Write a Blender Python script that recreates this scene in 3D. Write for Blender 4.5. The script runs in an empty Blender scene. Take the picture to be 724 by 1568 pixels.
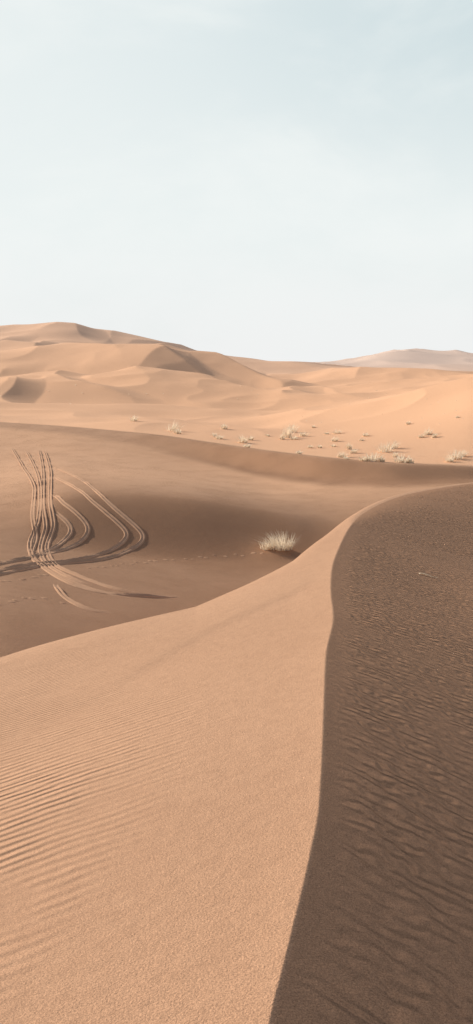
import bpy, math, numpy as np, random
from mathutils import Vector
rng=np.random.RandomState(7); random.seed(7)
PITCH=math.radians(8.0); CP,SP=math.cos(PITCH),math.sin(PITCH)
# camera stands at the origin, eye 1.6 m above the dune crest; +Y is forward
def sight(px,py):
    u=(np.asarray(px,float)-362)/1506; v=(784-np.asarray(py,float))/1506
    den=CP+v*SP
    return u/den,(v*CP-SP)/den     # bearing tangent, elevation tangent

def smooth01(a,b,x):
    t=np.clip((x-a)/(b-a),0,1); return t*t*(3-2*t)

# ------------------------------------------------------------ noise
_tab=rng.rand(256,256)
def vnoise(x,y):
    xi=np.floor(x).astype(np.int64); yi=np.floor(y).astype(np.int64)
    fx=x-xi; fy=y-yi
    fx=fx*fx*fx*(fx*(fx*6-15)+10); fy=fy*fy*fy*(fy*(fy*6-15)+10)
    x0=xi&255;x1=(xi+1)&255;y0=yi&255;y1=(yi+1)&255
    return ((_tab[x0,y0]*(1-fx)+_tab[x1,y0]*fx)*(1-fy)+(_tab[x0,y1]*(1-fx)+_tab[x1,y1]*fx)*fy)*2-1
def ridged(x,y):
    n=vnoise(x,y)*0.75+vnoise(x*2.1+13,y*2.1+5)*0.25
    return 1-2*np.abs(n)

# ------------------------------------------------------------ near crest
cr=np.array([(405,1568),(432,1480),(455,1390),(474,1310),(486,1250),(491,1190),(494,1120),(496,1060),(499,1000),(510,945),
 (506,905),(508,870),(518,840),(545,795),(575,775),(620,758),(670,748),(724,740)],float)
ct,ce=sight(cr[:,0],cr[:,1])
cy=-1.55/(ce+0.049); cx=ct*cy
cy=np.concatenate([[-60,-5,0,1.2],cy,[28.5,31.0,33,34]])
cx=np.concatenate([[-6,-.6,-.12,-.01],cx,[9.5,14.5,24,45]])
def pchip_slopes(X,Y):
    h=X[1:]-X[:-1]; d=(Y[1:]-Y[:-1])/h
    m=np.zeros_like(Y)
    w1=2*h[1:]+h[:-1]; w2=h[1:]+2*h[:-1]
    with np.errstate(all='ignore'):
        mm=(w1+w2)/(w1/d[:-1]+w2/d[1:])
    mm=np.where(d[:-1]*d[1:]>0,mm,0); mm=np.nan_to_num(mm)
    m[1:-1]=mm; m[0]=d[0]; m[-1]=d[-1]
    return m
def hermite(X,Y,x):
    m=pchip_slopes(X,Y); i=np.clip(np.searchsorted(X,x)-1,0,len(X)-2)
    h=X[i+1]-X[i]; t=np.clip((x-X[i])/h,0,1)
    return (2*t**3-3*t**2+1)*Y[i]+(t**3-2*t**2+t)*h*m[i]+(-2*t**3+3*t**2)*Y[i+1]+(t**3-t**2)*h*m[i+1]
fy=np.concatenate([np.linspace(-60,0,30),np.linspace(0.02,34,3400)])
fx=hermite(cy,cx,fy)
near=fy>=0
sx=fx.copy()
k=np.exp(-0.5*(np.arange(-120,121)/60.)**2); k/=k.sum()
seg=fx[near]; pad=np.concatenate([np.full(120,seg[0]),seg,np.full(120,seg[-1])])
sm=np.convolve(pad,k,'valid')
w=smooth01(1.5,4,fy[near])*(1-smooth01(12,16,fy[near]))
sx[near]=seg*(1-w)+sm*w
def crest_x(y): return np.interp(y,fy,fx)
def crest_s(y): return np.interp(y,fy,sx)
py_=np.concatenate([[-60,-5],np.linspace(0,24,46)[:-1],np.linspace(24,33.9,26)]); px_=crest_s(py_)
def crest_dist(x,y):
    best=np.full(x.shape,1e18); sd=np.zeros_like(x); yn=np.zeros_like(x)
    for i in range(len(py_)-1):
        ax,ay,bx,by=px_[i],py_[i],px_[i+1],py_[i+1]
        dx,dy=bx-ax,by-ay; L=dx*dx+dy*dy
        t=np.clip(((x-ax)*dx+(y-ay)*dy)/L,0,1)
        qx=x-ax-t*dx; qy=y-ay-t*dy; d2=qx*qx+qy*qy
        m=d2<best
        best=np.where(m,d2,best)
        s=np.sign(dy*(x-ax)-dx*(y-ay)); s=np.where(s==0,1,s)
        sd=np.where(m,s,sd); yn=np.where(m,ay+t*dy,yn)
    return np.sqrt(best)*sd,yn
def near_dune(x,y):
    d,yn=crest_dist(x,y)
    wig=(crest_x(yn)-crest_s(yn))
    d=d-wig*np.exp(-(d/0.6)**2)
    zc=-1.55-0.049*np.clip(yn,-10,26)
    zc=zc-0.1*np.clip(yn-26,0,20)
    r=1.3*smooth01(14.5,21,yn)
    sR=0.47-0.18*smooth01(2.6,9,yn)-0.04*smooth01(14,24,yn)
    a=np.abs(d); ae=np.sqrt(a*a+r*r)-r
    dropR=sR*14*(1-np.exp(-ae/14))
    dropL=0.25*ae+0.03*(1-np.exp(-ae/0.25))+0.4*ae*smooth01(14,20,y)
    t=x/np.maximum(y,0.3)
    ysh=np.interp(t,[-1.5,-.2475,-.042,.059,.1228,.3],[9,11.2,11.6,13.3,17.0,40])
    fall=0.5*0.8*np.logaddexp(0,(y-ysh)/0.8)*smooth01(0,1.2,a)
    z=zc-np.where(d>0,dropR,dropL+fall)
    z=z+0.05*vnoise(x*0.55+3,y*0.28+8)*smooth01(0.2,2.0,a)
    # low scarp running diagonally across the windward face
    ux,uy=.58,.815; s=(x+.73)*ux+(y-7.7)*uy; q=(x+.73)*uy-(y-7.7)*ux+.10*np.sin(s*1.7)
    z=z-.018*(1/(1+np.exp(-np.clip(q/.05,-30,30)))-.5)*np.exp(-(q/.9)**2)*smooth01(-1.2,.3,s)*(1-smooth01(2.2,3.4,s))*smooth01(0.1,.4,-d)
    return z,d

# ------------------------------------------------------------ far terrain, ridge and trough lines by bearing
KX=np.array([-200,0,100,200,300,400,500,600,724,900],float)
KT=(KX-362)/1506/0.995
def E(py): return sight(362,np.array(py,float))[1]
A=lambda *v: np.array(v,float)
lines=[]
def by_row(y,py): y=np.array(y,float); lines.append((y,E(py)*y))
def by_z(y,z): lines.append((np.array(y,float)*np.ones(10),np.array(z,float)*np.ones(10)))
by_z(2,-6.3)
by_z(18,[-4.4,-4.7,-5.0,-5.3,-5.7,-6,-6.1,-6.1,-6.1,-6.1])
by_row([29,29.5,30,30.5,31,31.5,32,32.5,32,31],[832,834,844,854,862,866,860,835,812,800])
by_row([34,35,35.5,36,36.2,36.4,36.4,36,36,36],[795,784,755,757,766,782,795,792,787,785])
by_row([62,58,55,51,48,45,42,41,41,42],[678,686,697,712,730,750,760,758,752,752])
yA=A(75,70,66,62,57,52,48,46,46,48); pA=[641,645,651,661,675,690,703,713,717,722]
by_row(yA-A(7,7,6,4.5,3,2.3,2.1,2.1,2.1,2.1),[662,666,674,688,704,725,739,740,738,738])
by_row(yA,pA)
zA=E(pA)*yA
by_z(yA+14,zA-2.0)
yC=A(135,135,135,140,145,145,135,122,108,100); pC=[622,626,624,620,627,634,626,611,586,570]
by_row(yC,pC); by_z(yC+25,E(pC)*yC-2.5)
yD=A(230,230,230,235,240,240,235,230,225,225); pD=[598,602,599,593,599,605,600,590,579,575]
by_row(yD,pD); by_z(yD+35,E(pD)*yD-3)
yE=A(340,340,345,350,350,350,350,350,350,350); pE=[568,566,566,573,579,577,572,567,574,575]
by_row(yE,pE); by_z(yE+40,E(pE)*yE-2.5)
yF=A(560,560,560,560,550,540,540,540,540,540); pF=[500,500,498,513,538,550,564,569,576,576]
by_row(yF,pF); by_z(850,-12)
by_row(2500*np.ones(10),[558,560,562,563,563,564,561,541,546,552])
by_z(7000,-70)
TT=np.linspace(-3.2,3.2,12801)
LY=[];LZ=[]
g=np.exp(-0.5*(np.arange(-80,81)/26.)**2); g/=g.sum()
for yv,zv in lines:
    a=np.interp(TT,KT,yv); b=np.interp(TT,KT,zv)
    a=np.convolve(np.pad(a,80,'edge'),g,'valid'); b=np.convolve(np.pad(b,80,'edge'),g,'valid')
    LY.append(a);LZ.append(b)
LY=np.array(LY);LZ=np.array(LZ)
LM=pchip_slopes(LY,LZ); LM[0]=0;LM[-1]=0

def wedge(x,y,p0,p1,H,Lw,Ls):
    dx,dy=p1[0]-p0[0],p1[1]-p0[1]; L=math.hypot(dx,dy)
    s=((x-p0[0])*dx+(y-p0[1])*dy)/L; d=((x-p0[0])*dy-(y-p0[1])*dx)/L
    d=d+0.12*L*np.sin(np.clip(s/L,0,1)*math.pi)+.05*L*vnoise(s/L*3+H,0*s+Lw)
    ws=np.exp(-((s/L-0.5)/0.52)**4)
    prof=np.where(d<0,np.exp(-(d/Lw)**2),np.clip(1-d/Ls,0,1)**1.2)
    return H*ws*prof
def P(px,py,y):
    t,_=sight(px,py); return (float(t)*y,y)
wedges=[(P(450,577,300),P(368,548,430),7.5,55,16),
        (P(168,562,330),P(95,535,450),6.0,60,18),
        (P(262,552,430),P(110,500,540),3.6,60,17),
        (P(300,590,230),P(250,590,290),2.4,40,8),
        (P(560,600,180),P(470,590,240),1.6,40,8),
        (P(120,610,160),P(40,600,215),1.9,30,6),
        (P(330,575,300),P(255,560,370),3.6,45,11),
        (P(225,560,400),P(170,545,450),3.5,40,11),
        (P(90,585,250),P(20,575,310),1.8,45,13),
        (P(190,600,190),P(120,595,250),2.0,40,6),
        (P(420,600,200),P(350,592,270),2.0,40,7),
        (P(60,560,400),P(10,545,470),3.0,45,14)]
mounds=[]
def far(x,y):
    yy=np.maximum(y,0.3); t=np.clip(x/yy,-3.15,3.15)
    f=(t+3.2)/6.4*12800; i=np.floor(f).astype(int); fr=f-i
    z=np.full(x.shape,-6.3)
    ya=LY[0][i]*(1-fr)+LY[0][i+1]*fr; za=LZ[0][i]*(1-fr)+LZ[0][i+1]*fr; ma=LM[0][i]*(1-fr)+LM[0][i+1]*fr
    for k_ in range(1,len(lines)):
        yb=LY[k_][i]*(1-fr)+LY[k_][i+1]*fr; zb=LZ[k_][i]*(1-fr)+LZ[k_][i+1]*fr; mb=LM[k_][i]*(1-fr)+LM[k_][i+1]*fr
        m=(yy>=ya)&(yy<yb)
        h=yb-ya; s=np.clip((yy-ya)/h,0,1)
        v=(2*s**3-3*s**2+1)*za+(s**3-2*s**2+s)*h*ma+(-2*s**3+3*s**2)*zb+(s**3-s**2)*h*mb
        z=np.where(m,v,z); ya,za,ma=yb,zb,mb
    z=np.where(yy>=ya,-70,z)
    z=z+0.10*vnoise(x*.13,y*.09)*smooth01(15,30,y)*(1-smooth01(60,90,y))
    w1=smooth01(72,110,y)*(1-smooth01(250,400,y))
    z=z+w1*(0.85*(ridged(x/34+.3*vnoise(x/20,y/30),y/30+3)-.2)+0.28*ridged(x/13,y/15))
    w2=smooth01(180,300,y)*(1-smooth01(560,700,y))
    z=z+w2*(2.1*(ridged(x/75+.4*vnoise(x/50,y/50),y/85+7)-.2)+0.6*ridged(x/27+4,y/34))
    w3=smooth01(900,1700,y)*(1-smooth01(3500,5000,y))
    z=z+w3*(9*ridged(x/260+3,y/500)+4*ridged(x/110,y/200))
    for p0,p1,H,Lw,Ls in wedges:
        z=z+wedge(x,y,p0,p1,H,Lw,Ls)
    for mx_,my_,H,r in mounds:
        z=z+H*np.exp(-((x-mx_)**2+(y-my_)**2*.6)/r**2)
    return z
def height(x,y,full=False):
    x=np.asarray(x,float); y=np.asarray(y,float)
    F=far(x,y)
    sh=x.shape; xf=x.ravel(); yf=y.ravel()
    m=(yf<60)
    N=np.full(xf.shape,-99.); D=np.full(xf.shape,-99.)
    if m.any():
        N[m],D[m]=near_dune(xf[m],yf[m])
    N=N.reshape(sh); D=D.reshape(sh)
    kk=0.22
    z=F+kk*np.logaddexp(0,np.clip((N-F)/kk,-50,500))
    if full: return z,D,N-F
    return z
def on_ground(px,py,y0=12,y1=420):
    t,e=sight(px,py); t=float(t);e=float(e)
    ys=np.exp(np.linspace(math.log(y0),math.log(y1),3000))
    z=height(t*ys,ys)
    hit=np.where(z>=e*ys)[0]
    if len(hit)==0: return None
    i=hit[0]; y=ys[i]
    return (t*y,y,float(z[i]))
tp=on_ground(426,846,17,80)
mounds.append((tp[0]-.15,tp[1]-.3,.16,.75))

# ------------------------------------------------------------ materials
def nodes(name):
    m=bpy.data.materials.new(name); m.use_nodes=True
    nt=m.node_tree; b=nt.nodes['Principled BSDF']
    return m,nt,b
def sand_material(name,c1,c2,c_shade,c_plain,c_haze,bump=True):
    m,nt,b=nodes(name); N=nt.nodes; L=nt.links
    b.inputs['Roughness'].default_value=0.95
    b.inputs['Specular IOR Level'].default_value=0.1
    geo=N.new('ShaderNodeNewGeometry')
    def noise(scale,detail=3,rough=.5,vec=None,dist=0):
        n=N.new('ShaderNodeTexNoise'); n.inputs['Scale'].default_value=scale; n.inputs['Detail'].default_value=detail
        n.inputs['Roughness'].default_value=rough; n.inputs['Distortion'].default_value=dist
        L.new(vec or geo.outputs['Position'],n.inputs['Vector']); return n.outputs['Fac']
    def math_(op,a,bv=None,clamp=False):
        n=N.new('ShaderNodeMath'); n.operation=op; n.use_clamp=clamp
        for i,v in enumerate([a,bv]):
            if v is None: continue
            if isinstance(v,(int,float)): n.inputs[i].default_value=v
            else: L.new(v,n.inputs[i])
        return n.outputs[0]
    def rng_(src,a,b_,c,d):
        n=N.new('ShaderNodeMapRange')
        for i,v in enumerate((a,b_,c,d)): n.inputs[i+1].default_value=v
        L.new(src,n.inputs[0]); return n.outputs[0]
    def attr(nm):
        n=N.new('ShaderNodeAttribute'); n.attribute_name=nm; return n.outputs['Fac']
    def mix(f,a,bb):
        n=N.new('ShaderNodeMix'); n.data_type='RGBA'
        if isinstance(f,(int,float)): n.inputs[0].default_value=f
        else: L.new(f,n.inputs[0])
        for i,v in ((6,a),(7,bb)):
            if isinstance(v,tuple): n.inputs[i].default_value=(*v,1)
            else: L.new(v,n.inputs[i])
        return n.outputs[2]
    def mapping(rotz,scale,loc=(0,0,0)):
        n=N.new('ShaderNodeMapping'); n.inputs['Rotation'].default_value=(0,0,rotz); n.inputs['Scale'].default_value=scale
        n.inputs['Location'].default_value=loc
        L.new(geo.outputs['Position'],n.inputs['Vector']); return n.outputs[0]
    big=noise(0.35,3,.55); fine=noise(190,2,.75); mid=noise(9,3,.6)
    fac=math_('ADD',math_('MULTIPLY',big,0.55),math_('MULTIPLY',mid,0.45))
    col=mix(rng_(fac,.35,.65,0,1),c1,c2)
    if bump:
        col=mix(attr('shade_tint'),col,c_shade)  # painted shade: darker tone mixed into the sand colour
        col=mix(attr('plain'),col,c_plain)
        col=mix(attr('far'),col,c_haze)  # painted haze: paler tone with distance
    vm=N.new('ShaderNodeVectorMath'); vm.operation='SCALE'; L.new(col,vm.inputs[0]); L.new(rng_(fine,.3,.7,.62,1.38),vm.inputs['Scale'])
    L.new(vm.outputs[0],b.inputs['Base Color'])
    if bump:
        def wave(rot,scale,dist,dscale,sxyz=(1,1,1)):
            n=N.new('ShaderNodeTexWave'); n.wave_type='BANDS'; n.bands_direction='X'; n.wave_profile='SIN'
            n.inputs['Scale'].default_value=scale; n.inputs['Distortion'].default_value=dist
            n.inputs['Detail'].default_value=2.0; n.inputs['Detail Scale'].default_value=dscale; n.inputs['Detail Roughness'].default_value=.5
            L.new(mapping(rot,sxyz),n.inputs['Vector']); return n.outputs['Fac']
        wr=wave(math.radians(-68),3.0,7.5,1.8)
        wl=wave(math.radians(-108),3.6,3.6,.6)
        wf=wave(math.radians(-100),5.0,4.0,.7)
        hR=math_('MULTIPLY',math_('MULTIPLY',wr,attr('rip_r')),rng_(noise(1.1,2,.6),.35,.6,.35,1))
        hL=math_('MULTIPLY',math_('MULTIPLY',wl,attr('rip_l')),rng_(noise(1.4,2,.6),.36,.6,.12,1))
        hF=math_('MULTIPLY',math_('MULTIPLY',wf,attr('rip_f')),rng_(noise(.8,2,.6),.38,.62,.1,1))
        lum=noise(14,3,.6)
        h=math_('ADD',math_('MULTIPLY',hR,0.020),math_('MULTIPLY',hL,0.017))
        h=math_('ADD',h,math_('MULTIPLY',hF,0.007))
        h=math_('ADD',h,math_('MULTIPLY',lum,0.006))
        h=math_('ADD',h,math_('MULTIPLY',noise(110,2,.75),0.005))
        bp=N.new('ShaderNodeBump'); bp.inputs['Strength'].default_value=1; bp.inputs['Distance'].default_value=1.0
        L.new(h,bp.inputs['Height']); L.new(bp.outputs[0],b.inputs['Normal'])
    return m
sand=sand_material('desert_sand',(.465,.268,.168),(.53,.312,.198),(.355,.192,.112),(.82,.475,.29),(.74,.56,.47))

# ------------------------------------------------------------ ground sheet
def lsp(a,b,st): n=int(math.log(b/a)/st); return np.exp(np.linspace(math.log(a),math.log(b),n,endpoint=False))
ys=np.concatenate([lsp(.2,2,.02),lsp(2,80,.0037),lsp(80,720,.0045),lsp(720,7000,.013),[7000]])
def cols():
    out=[0.0]; t=0
    while t<2.9:
        st=.0011 if t<.30 else min(.0011+(t-.30)*.08,.08); t+=st; out.append(t)
    left=[]; t=0
    while t>-2.9:
        st=.0011 if t>-.46 else min(.0011+(-.46-t)*.08,.08); t-=st; left.append(t)
    return np.array(left[::-1]+out)
sc=cols()
tc=crest_x(np.minimum(ys,17))/np.minimum(ys,17)
tc=np.where(ys<1.2,crest_x(1.2)/1.2,tc)
T=sc[None,:]+tc[:,None]; T=np.clip(T,-3.1,3.1)+sc[None,:]*1e-6
Y=np.repeat(ys[:,None],len(sc),1); X=T*Y
Z,D,NF=height(X,Y,True)
nr,nc=X.shape
co=np.stack([X,Y,Z],-1).reshape(-1,3)
idx=np.arange(nr*nc).reshape(nr,nc)
quads=np.stack([idx[:-1,:-1],idx[:-1,1:],idx[1:,1:],idx[1:,:-1]],-1).reshape(-1,4)
gx=np.linspace(-70,70,141); gy=np.linspace(-60,.35,60)
GX,GY=np.meshgrid(gx,gy); GZ,GD,GN=height(GX,GY,True); GZ=GZ-.05
o=len(co); co=np.concatenate([co,np.stack([GX,GY,GZ],-1).reshape(-1,3)])
gi=np.arange(GX.size).reshape(GX.shape)+o
quads=np.concatenate([quads,np.stack([gi[:-1,:-1],gi[:-1,1:],gi[1:,1:],gi[1:,:-1]],-1).reshape(-1,4)])
def fast_mesh(name,co,quads,smooth=True):
    me=bpy.data.meshes.new(name)
    me.vertices.add(len(co)); me.vertices.foreach_set('co',co.astype(np.float32).ravel())
    n=len(quads); me.loops.add(n*4); me.loops.foreach_set('vertex_index',quads.astype(np.int32).ravel())
    me.polygons.add(n); me.polygons.foreach_set('loop_start',(np.arange(n)*4).astype(np.int32))
    me.update(calc_edges=True)
    me.polygons.foreach_set('use_smooth',np.full(n,smooth))
    me.update()
    return me
me=fast_mesh('desert_ground',co,quads)
ax=np.concatenate([X.ravel(),GX.ravel()]); ay=np.concatenate([Y.ravel(),GY.ravel()])
ad=np.concatenate([D.ravel(),GD.ravel()]); an=np.concatenate([NF.ravel(),GN.ravel()])
onnear=smooth01(-.1,.3,an)
nz=vnoise(ax*.35,ay*.2)
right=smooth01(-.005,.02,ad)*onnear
left=onnear*(1-right)
rip_r=right*smooth01(0.0,.25,ad)
dl=-ad
rip_l=left*smooth01(.7,1.5,dl+.25*nz)*(1-smooth01(4.5,7,ay))*smooth01(2.2,2.9,ay)
rip_f=left*smooth01(.5,1.8,dl+.3*nz)*smooth01(4,6,ay)*1.4+.2*left*smooth01(1,2,dl)+(1-onnear)*(1-smooth01(60,90,ay))*2.0
at_=ax/np.maximum(ay,.3)
yAx=np.interp(at_,KT,yA)
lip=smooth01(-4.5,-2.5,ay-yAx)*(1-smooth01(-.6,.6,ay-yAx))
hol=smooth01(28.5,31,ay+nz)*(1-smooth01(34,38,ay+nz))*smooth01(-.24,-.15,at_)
shade_tint=.85*right+(1-onnear)*(1-smooth01(34,46,ay+1.5*nz))*(.50+.45*hol)  # shade of lee face, basin and hollow put into the colour
shade_tint=np.clip(shade_tint+.7*lip*smooth01(-.15,0,at_),0,1)  # shade under the ridge lip painted in as well
plain=smooth01(-.5,2.5,ay-yAx)+(1-onnear)*.5*smooth01(34,46,ay)*(1-lip)*(ay<=yAx-.5)  # paler plain; sunlit band below the ridge is brightened in colour too
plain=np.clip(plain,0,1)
haze_tint=.3*smooth01(250,550,ay)+.7*smooth01(700,1800,ay)  # aerial haze painted into the far sand colour
for nm,a in (('rip_r',rip_r),('rip_l',rip_l),('rip_f',rip_f),('shade_tint',shade_tint),('far',haze_tint),('plain',plain)):
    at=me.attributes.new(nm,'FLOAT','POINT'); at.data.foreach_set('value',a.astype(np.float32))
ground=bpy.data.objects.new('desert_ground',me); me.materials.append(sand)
bpy.context.scene.collection.objects.link(ground)

# ------------------------------------------------------------ tyre tracks
tr=[[(18,685),(35,715),(52,745),(50,790),(55,825),(48,850),(70,872),(110,895),(160,908),(245,914),(290,912)],
 [(40,690),(56,722),(62,755),(58,800),(46,830),(52,855),(84,880),(125,897),(170,910),(230,917)],
 [(68,690),(77,720),(77,770),(82,806),(72,838),(85,865),(120,882),(180,903),(255,918)],
 [(60,688),(66,722),(66,775),(70,808),(62,838),(70,862),(105,884),(150,900)],
 [(80,713),(130,738),(175,778),(214,812),(219,826),(203,840),(160,856),(100,863),(50,869),(-20,884),(-120,902)],
 [(83,730),(120,750),(150,775),(190,810),(193,824),(170,842),(120,857),(40,865),(-20,878),(-120,895)],
 [(80,757),(110,780),(133,803),(132,820),(110,837),(60,851),(-20,868),(-120,886)],
 [(78,780),(98,795),(109,810),(102,824),(80,840),(40,855),(-20,863),(-120,876)],
 [(82,890),(100,915),(140,935),(190,938)]]
def catmull(pts,step):
    pts=[np.array(p) for p in pts]; P_=[2*pts[0]-pts[1]]+pts+[2*pts[-1]-pts[-2]]
    out=[]
    for i in range(1,len(P_)-2):
        n=max(2,int(np.linalg.norm(P_[i+1]-P_[i])/step))
        for j in range(n):
            t=j/n; a,b,c,d=P_[i-1:i+3]
            out.append(.5*((2*b)+(-a+c)*t+(2*a-5*b+4*c-d)*t*t+(-a+3*b-3*c+d)*t**3))
    out.append(P_[-2]); return np.array(out)
VV=[];Q=[];base=0
offs=np.array([-.085,-.050,-.027,0,.027,.050,.085]); hs=np.array([-.012,.028,.008,.001,.008,.028,-.012])
for line in tr:
    w=[on_ground(*p,15,80) for p in catmull(line,14)]; w=[(p[0],p[1]) for p in w if p]
    if len(w)<3: continue
    c=catmull(w,.02)
    # even spacing of 6 cm along the track
    sl_=np.concatenate([[0],np.cumsum(np.linalg.norm(np.diff(c,axis=0),axis=1))]); sn=np.arange(0,sl_[-1],.06)
    c=np.stack([np.interp(sn,sl_,c[:,0]),np.interp(sn,sl_,c[:,1])],1)
    ker=np.exp(-.5*(np.arange(-9,10)/4.)**2); ker/=ker.sum()
    c=np.stack([np.convolve(np.pad(c[:,j],9,'edge'),ker,'valid') for j in (0,1)],1)
    tg=np.gradient(c,axis=0); tg/=np.linalg.norm(tg,axis=1)[:,None]+1e-9
    nrm=np.stack([tg[:,1],-tg[:,0]],1)
    jit=np.clip(1+.6*vnoise(c[:,0]*1.1,c[:,1]*1.1)+.3*vnoise(c[:,0]*5,c[:,1]*5),.3,1.6)
    wid=1+.9*np.abs(tg[:,0])**2          # slewing wheels widen the rut on the bends
    n=len(c); i=np.arange(n); fade=np.clip(np.minimum(i/20,(n-1-i)/20),0,1)
    p=c[:,None,:]+nrm[:,None,:]*offs[None,:,None]*wid[:,None,None]
    z=height(p[...,0],p[...,1])+hs[None,:]*(jit*fade)[:,None]+.010-.025*(1-fade)[:,None]
    VV.append(np.concatenate([p,z[...,None]],-1).reshape(-1,3))
    for i in range(n-1):
        for a in range(6):
            q=base+i*7+a; Q.append((q,q+1,q+8,q+7))
    base+=n*7
track_mat=sand_material('loose_track_sand',(.48,.28,.175),(.60,.355,.225),None,None,None,False)
tm=fast_mesh('tyre_tracks',np.concatenate(VV),np.array(Q)); tm.materials.append(track_mat)
bpy.context.scene.collection.objects.link(bpy.data.objects.new('tyre_tracks',tm))

# ------------------------------------------------------------ faint trail scuffed in the hollow
VV=[];Q=[];base=0
for line in ([(140,870),(230,860),(330,852),(400,846)],[(-10,893),(30,888),(70,880)],[(0,925),(45,915),(95,922)]):
    w=[on_ground(*p,15,80) for p in line]; c=catmull([(p[0],p[1]) for p in w],.3)
    for i,p in enumerate(c):
        r=random.uniform(.03,.05); cxx=p[0]+random.uniform(-.08,.08); cyy=p[1]+(.08 if i%2 else -.08)
        n=8; a=np.arange(n)*2*math.pi/n
        rings=[]
        for rr,h in ((1.6,-.008),(1.0,.012),(.5,.003)):
            xx=cxx+r*rr*np.cos(a)*1.4; yy=cyy+r*rr*np.sin(a); rings.append(np.stack([xx,yy,height(xx,yy)+h],1))
        VV.append(np.concatenate(rings))
        for ring in range(2):
            for k_ in range(n):
                q=base+ring*n+k_; b=base+ring*n+(k_+1)%n; Q.append((q,b,b+n,q+n))
        b0=base+2*n
        Q+= [(b0,b0+1,b0+2,b0+3),(b0,b0+3,b0+4,b0+7),(b0+4,b0+5,b0+6,b0+7)]
        base+=3*n
fm=fast_mesh('footprint_trail',np.concatenate(VV),np.array(Q)); fm.materials.append(track_mat)
bpy.context.scene.collection.objects.link(bpy.data.objects.new('footprint_trail',fm))

# ------------------------------------------------------------ dry grass
def grass_mat(name,c1,c2):
    m,nt,b=nodes(name); N=nt.nodes;L=nt.links
    g_=N.new('ShaderNodeNewGeometry'); n=N.new('ShaderNodeTexNoise'); n.inputs['Scale'].default_value=14
    L.new(g_.outputs['Position'],n.inputs['Vector'])
    mx=N.new('ShaderNodeMix'); mx.data_type='RGBA'; L.new(n.outputs['Fac'],mx.inputs[0])
    mx.inputs[6].default_value=(*c1,1); mx.inputs[7].default_value=(*c2,1)
    L.new(mx.outputs[2],b.inputs['Base Color']); b.inputs['Roughness'].default_value=.8
    tl=N.new('ShaderNodeBsdfTranslucent'); L.new(mx.outputs[2],tl.inputs['Color'])
    ms=N.new('ShaderNodeMixShader'); ms.inputs[0].default_value=.45; L.new(b.outputs[0],ms.inputs[1]); L.new(tl.outputs[0],ms.inputs[2])
    L.new(ms.outputs[0],N['Material Output'].inputs['Surface'])
    return m
gm=grass_mat('dry_grass_straw',(.78,.62,.45),(.95,.88,.75))
def tuft(x,y,w,h,nb,bw):
    R=random.Random(int(x*100)^int(y*37)); V=[];Q=[]
    z0=float(height(np.array([x]),np.array([y]))[0])
    w*=R.uniform(.8,1.15); skew=R.uniform(-.25,.35)*h
    for i in range(nb):
        a=R.uniform(0,2*math.pi); rr=math.sqrt(R.random())
        bx,by=math.cos(a)*rr*w*.28,math.sin(a)*rr*w*.2
        a2=a+R.uniform(-.9,.9); lean=(.15+.85*rr)*R.uniform(.3,1.1)*w*.38
        hh=h*R.uniform(.35,1.1)*(1-.4*rr)
        sx_,sy_=math.sin(a2),-math.cos(a2); base=len(V); ns=3
        for k_ in range(ns+1):
            s=k_/ns; cxx=bx+math.cos(a2)*lean*s**1.5+skew*s*s; cyy=by+math.sin(a2)*lean*s**1.5; cz=hh*(s-.18*s*s)/.82-.03*(1-s)
            ww=bw*(1-.85*s)
            V.append((cxx-sx_*ww,cyy-sy_*ww,cz)); V.append((cxx+sx_*ww,cyy+sy_*ww,cz))
        for k_ in range(ns):
            q=base+2*k_; Q.append((q,q+1,q+3,q+2))
    m=fast_mesh('dry_grass_tuft',np.array(V),np.array(Q),False); m.materials.append(gm)
    ob=bpy.data.objects.new('dry_grass_tuft',m); ob.location=(x,y,z0); bpy.context.scene.collection.objects.link(ob)
s=tp[1]/1506
tuft(tp[0]+.05,tp[1],74*s,32*s,300,.011)
tuft(tp[0]-.42,tp[1]-.1,30*s,18*s,80,.011)
small=[(265,660,26),(205,645,20),(343,657,14),(335,672,16),(372,678,18),(383,674,12),(440,670,24),(446,662,20),(464,668,16),(432,673,12),
(457,695,12),(474,686,10),(490,686,10),(516,664,14),(512,676,14),(522,700,16),(540,694,12),(560,668,10),(553,675,8),(590,692,24),(601,687,18),
(570,709,26),(585,711,14),(615,709,32),(697,703,32),(688,707,22),(654,666,22),(645,670,12),(664,670,10),(530,703,10),(328,668,10),(510,684,9),(625,650,7),(480,655,7),(700,640,8),
(378,685,12),(450,673,13),(535,688,14),(500,665,8),(410,668,8),(605,700,12),(272,664,14),(557,711,16),(628,712,16),(706,699,16)]
for q in small:
    g_=on_ground(q[0],q[1],47,300)
    if g_ is None: continue
    s=g_[1]/1506; tuft(g_[0],g_[1],q[2]*random.uniform(1.1,1.5)*s,q[2]*random.uniform(.5,.85)*s,75,.015+.00025*g_[1])
for i in range(34):
    g_=on_ground(random.uniform(-20,720),random.uniform(590,650),60,400)
    if g_ is None: continue
    s=g_[1]/1506; w=random.uniform(3,5); tuft(g_[0],g_[1],w*s,w*.4*s,12,.025*g_[1]/120)

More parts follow.
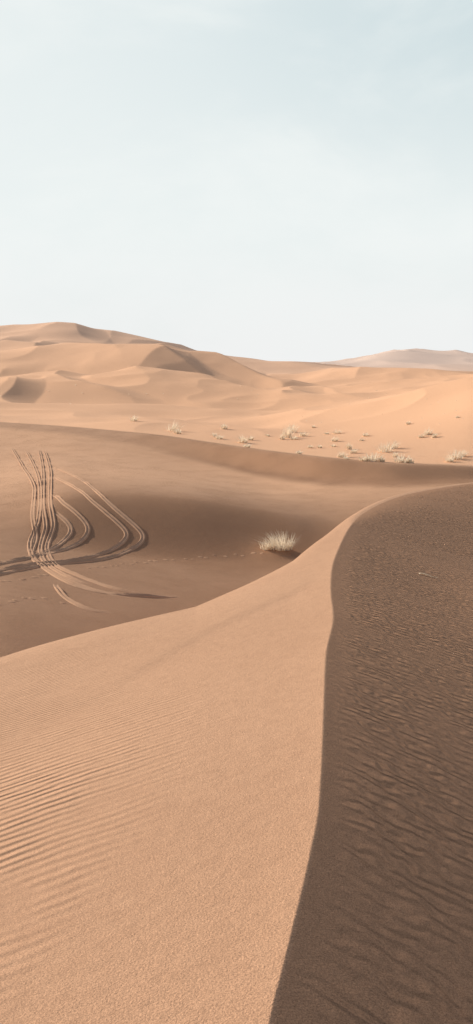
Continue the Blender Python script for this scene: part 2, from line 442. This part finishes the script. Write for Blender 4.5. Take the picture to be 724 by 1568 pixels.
# dry twig lying on the shaded face
g_=on_ground(655,883,3,60)
if g_:
    c=np.array([(g_[0]+a,g_[1]+b,0) for a,b in ((-.11,0),(-.04,.03),(.03,0),(.12,-.02))])
    V=[];Q=[]
    for i,p_ in enumerate(c):
        z=float(height(p_[:1],p_[1:2])[0])+.012+.006*(i%2)
        for k_ in range(5):
            a=2*math.pi*k_/5; r=.009*(1-.15*i); V.append((p_[0],p_[1]+r*math.cos(a),z+r*math.sin(a)))
    for i in range(3):
        for k_ in range(5): Q.append((i*5+k_,i*5+(k_+1)%5,i*5+5+(k_+1)%5,i*5+5+k_))
    m=fast_mesh('dry_twig',np.array(V),np.array(Q)); m.materials.append(gm)
    bpy.context.scene.collection.objects.link(bpy.data.objects.new('dry_twig',m))

# ------------------------------------------------------------ light
SUN_EL=math.radians(24); SUN_AZ=math.radians(-56)   # azimuth clockwise from +Y
sd=Vector((math.sin(SUN_AZ)*math.cos(SUN_EL),math.cos(SUN_AZ)*math.cos(SUN_EL),math.sin(SUN_EL)))
sl=bpy.data.lights.new('sun','SUN'); sl.energy=5.0; sl.angle=math.radians(1.2); sl.color=(1,.91,.76)
so=bpy.data.objects.new('sun',sl); so.rotation_euler=(-sd).to_track_quat('-Z','Y').to_euler(); bpy.context.scene.collection.objects.link(so)
wd=bpy.data.worlds.new('World'); bpy.context.scene.world=wd; wd.use_nodes=True
nt=wd.node_tree; N=nt.nodes; L=nt.links; bg=N['Background']
sky=N.new('ShaderNodeTexSky'); sky.sky_type='NISHITA'; sky.sun_disc=False; sky.sun_elevation=SUN_EL; sky.sun_rotation=SUN_AZ%(2*math.pi)
sky.air_density=1.0; sky.dust_density=1.5; sky.ozone_density=1.0
bg.inputs['Strength'].default_value=0.10
tcn=N.new('ShaderNodeTexCoord'); sep=N.new('ShaderNodeSeparateXYZ'); L.new(tcn.outputs['Generated'],sep.inputs[0])
mp=N.new('ShaderNodeMapping'); mp.inputs['Scale'].default_value=(1,1,2.2); mp.inputs['Location'].default_value=(.35,0,.2); L.new(tcn.outputs['Generated'],mp.inputs[0])
nz1=N.new('ShaderNodeTexNoise'); nz1.inputs['Scale'].default_value=3.6; nz1.inputs['Detail'].default_value=6; nz1.inputs['Roughness'].default_value=.55; nz1.inputs['Distortion'].default_value=.3; L.new(mp.outputs[0],nz1.inputs['Vector'])
def mr(src,a,b,c,d,smooth=True):
    n=N.new('ShaderNodeMapRange'); n.interpolation_type='SMOOTHSTEP' if smooth else 'LINEAR'
    for i,v in enumerate((a,b,c,d)): n.inputs[i+1].default_value=v
    L.new(src,n.inputs[0]); return n.outputs[0]
def mt(op,a,b):
    n=N.new('ShaderNodeMath'); n.operation=op; n.use_clamp=True
    for i,v in enumerate((a,b)):
        if isinstance(v,(int,float)): n.inputs[i].default_value=v
        else: L.new(v,n.inputs[i])
    return n.outputs[0]
# thin high haze: thick towards the horizon and the sun, thinner overhead and to the right
low=mr(sep.outputs['Z'],.34,.64,1,0.0)
thin=mt('MULTIPLY',mr(sep.outputs['Z'],.10,.34,0,1),mr(sep.outputs['X'],-.20,.24,0.25,1))
cloud=mr(nz1.outputs['Fac'],.35,.65,1.0,.35)
thin=mt('MULTIPLY',thin,cloud); thin=mt('MULTIPLY',thin,.42)
fac=mt('MULTIPLY',low,mt('SUBTRACT',1.0,thin))
veil=mr(nz1.outputs['Fac'],.38,.62,.08,0)
fac=mt('SUBTRACT',fac,veil)
clr=N.new('ShaderNodeMix'); clr.data_type='RGBA'; clr.inputs[0].default_value=.7; L.new(sky.outputs[0],clr.inputs[6]); clr.inputs[7].default_value=(4.6,6.6,7.0,1)
clr2=N.new('ShaderNodeMix'); clr2.data_type='RGBA'; L.new(mr(sep.outputs['Z'],.36,.6,0,1),clr2.inputs[0]); L.new(clr.outputs[2],clr2.inputs[6]); L.new(sky.outputs[0],clr2.inputs[7])
hz=N.new('ShaderNodeMix'); hz.data_type='RGBA'; L.new(mr(sep.outputs['Z'],0,.16,0,1),hz.inputs[0]); hz.inputs[6].default_value=(8.75,8.85,8.8,1); hz.inputs[7].default_value=(8.75,9.15,9.05,1)
mx=N.new('ShaderNodeMix'); mx.data_type='RGBA'; L.new(fac,mx.inputs[0]); L.new(clr2.outputs[2],mx.inputs[6]); L.new(hz.outputs[2],mx.inputs[7])
L.new(mx.outputs[2],bg.inputs['Color'])

# ------------------------------------------------------------ camera
cam=bpy.data.cameras.new('camera'); cam.sensor_fit='VERTICAL'; cam.sensor_height=24; cam.lens=24*1506/1568
cam.clip_start=.05; cam.clip_end=20000
cob=bpy.data.objects.new('camera',cam); cob.location=(0,0,0); cob.rotation_euler=(math.radians(90)-PITCH,0,0)
bpy.context.scene.collection.objects.link(cob); bpy.context.scene.camera=cob
s=bpy.context.scene; s.view_settings.view_transform='Standard'; s.view_settings.look='None'; s.view_settings.exposure=0
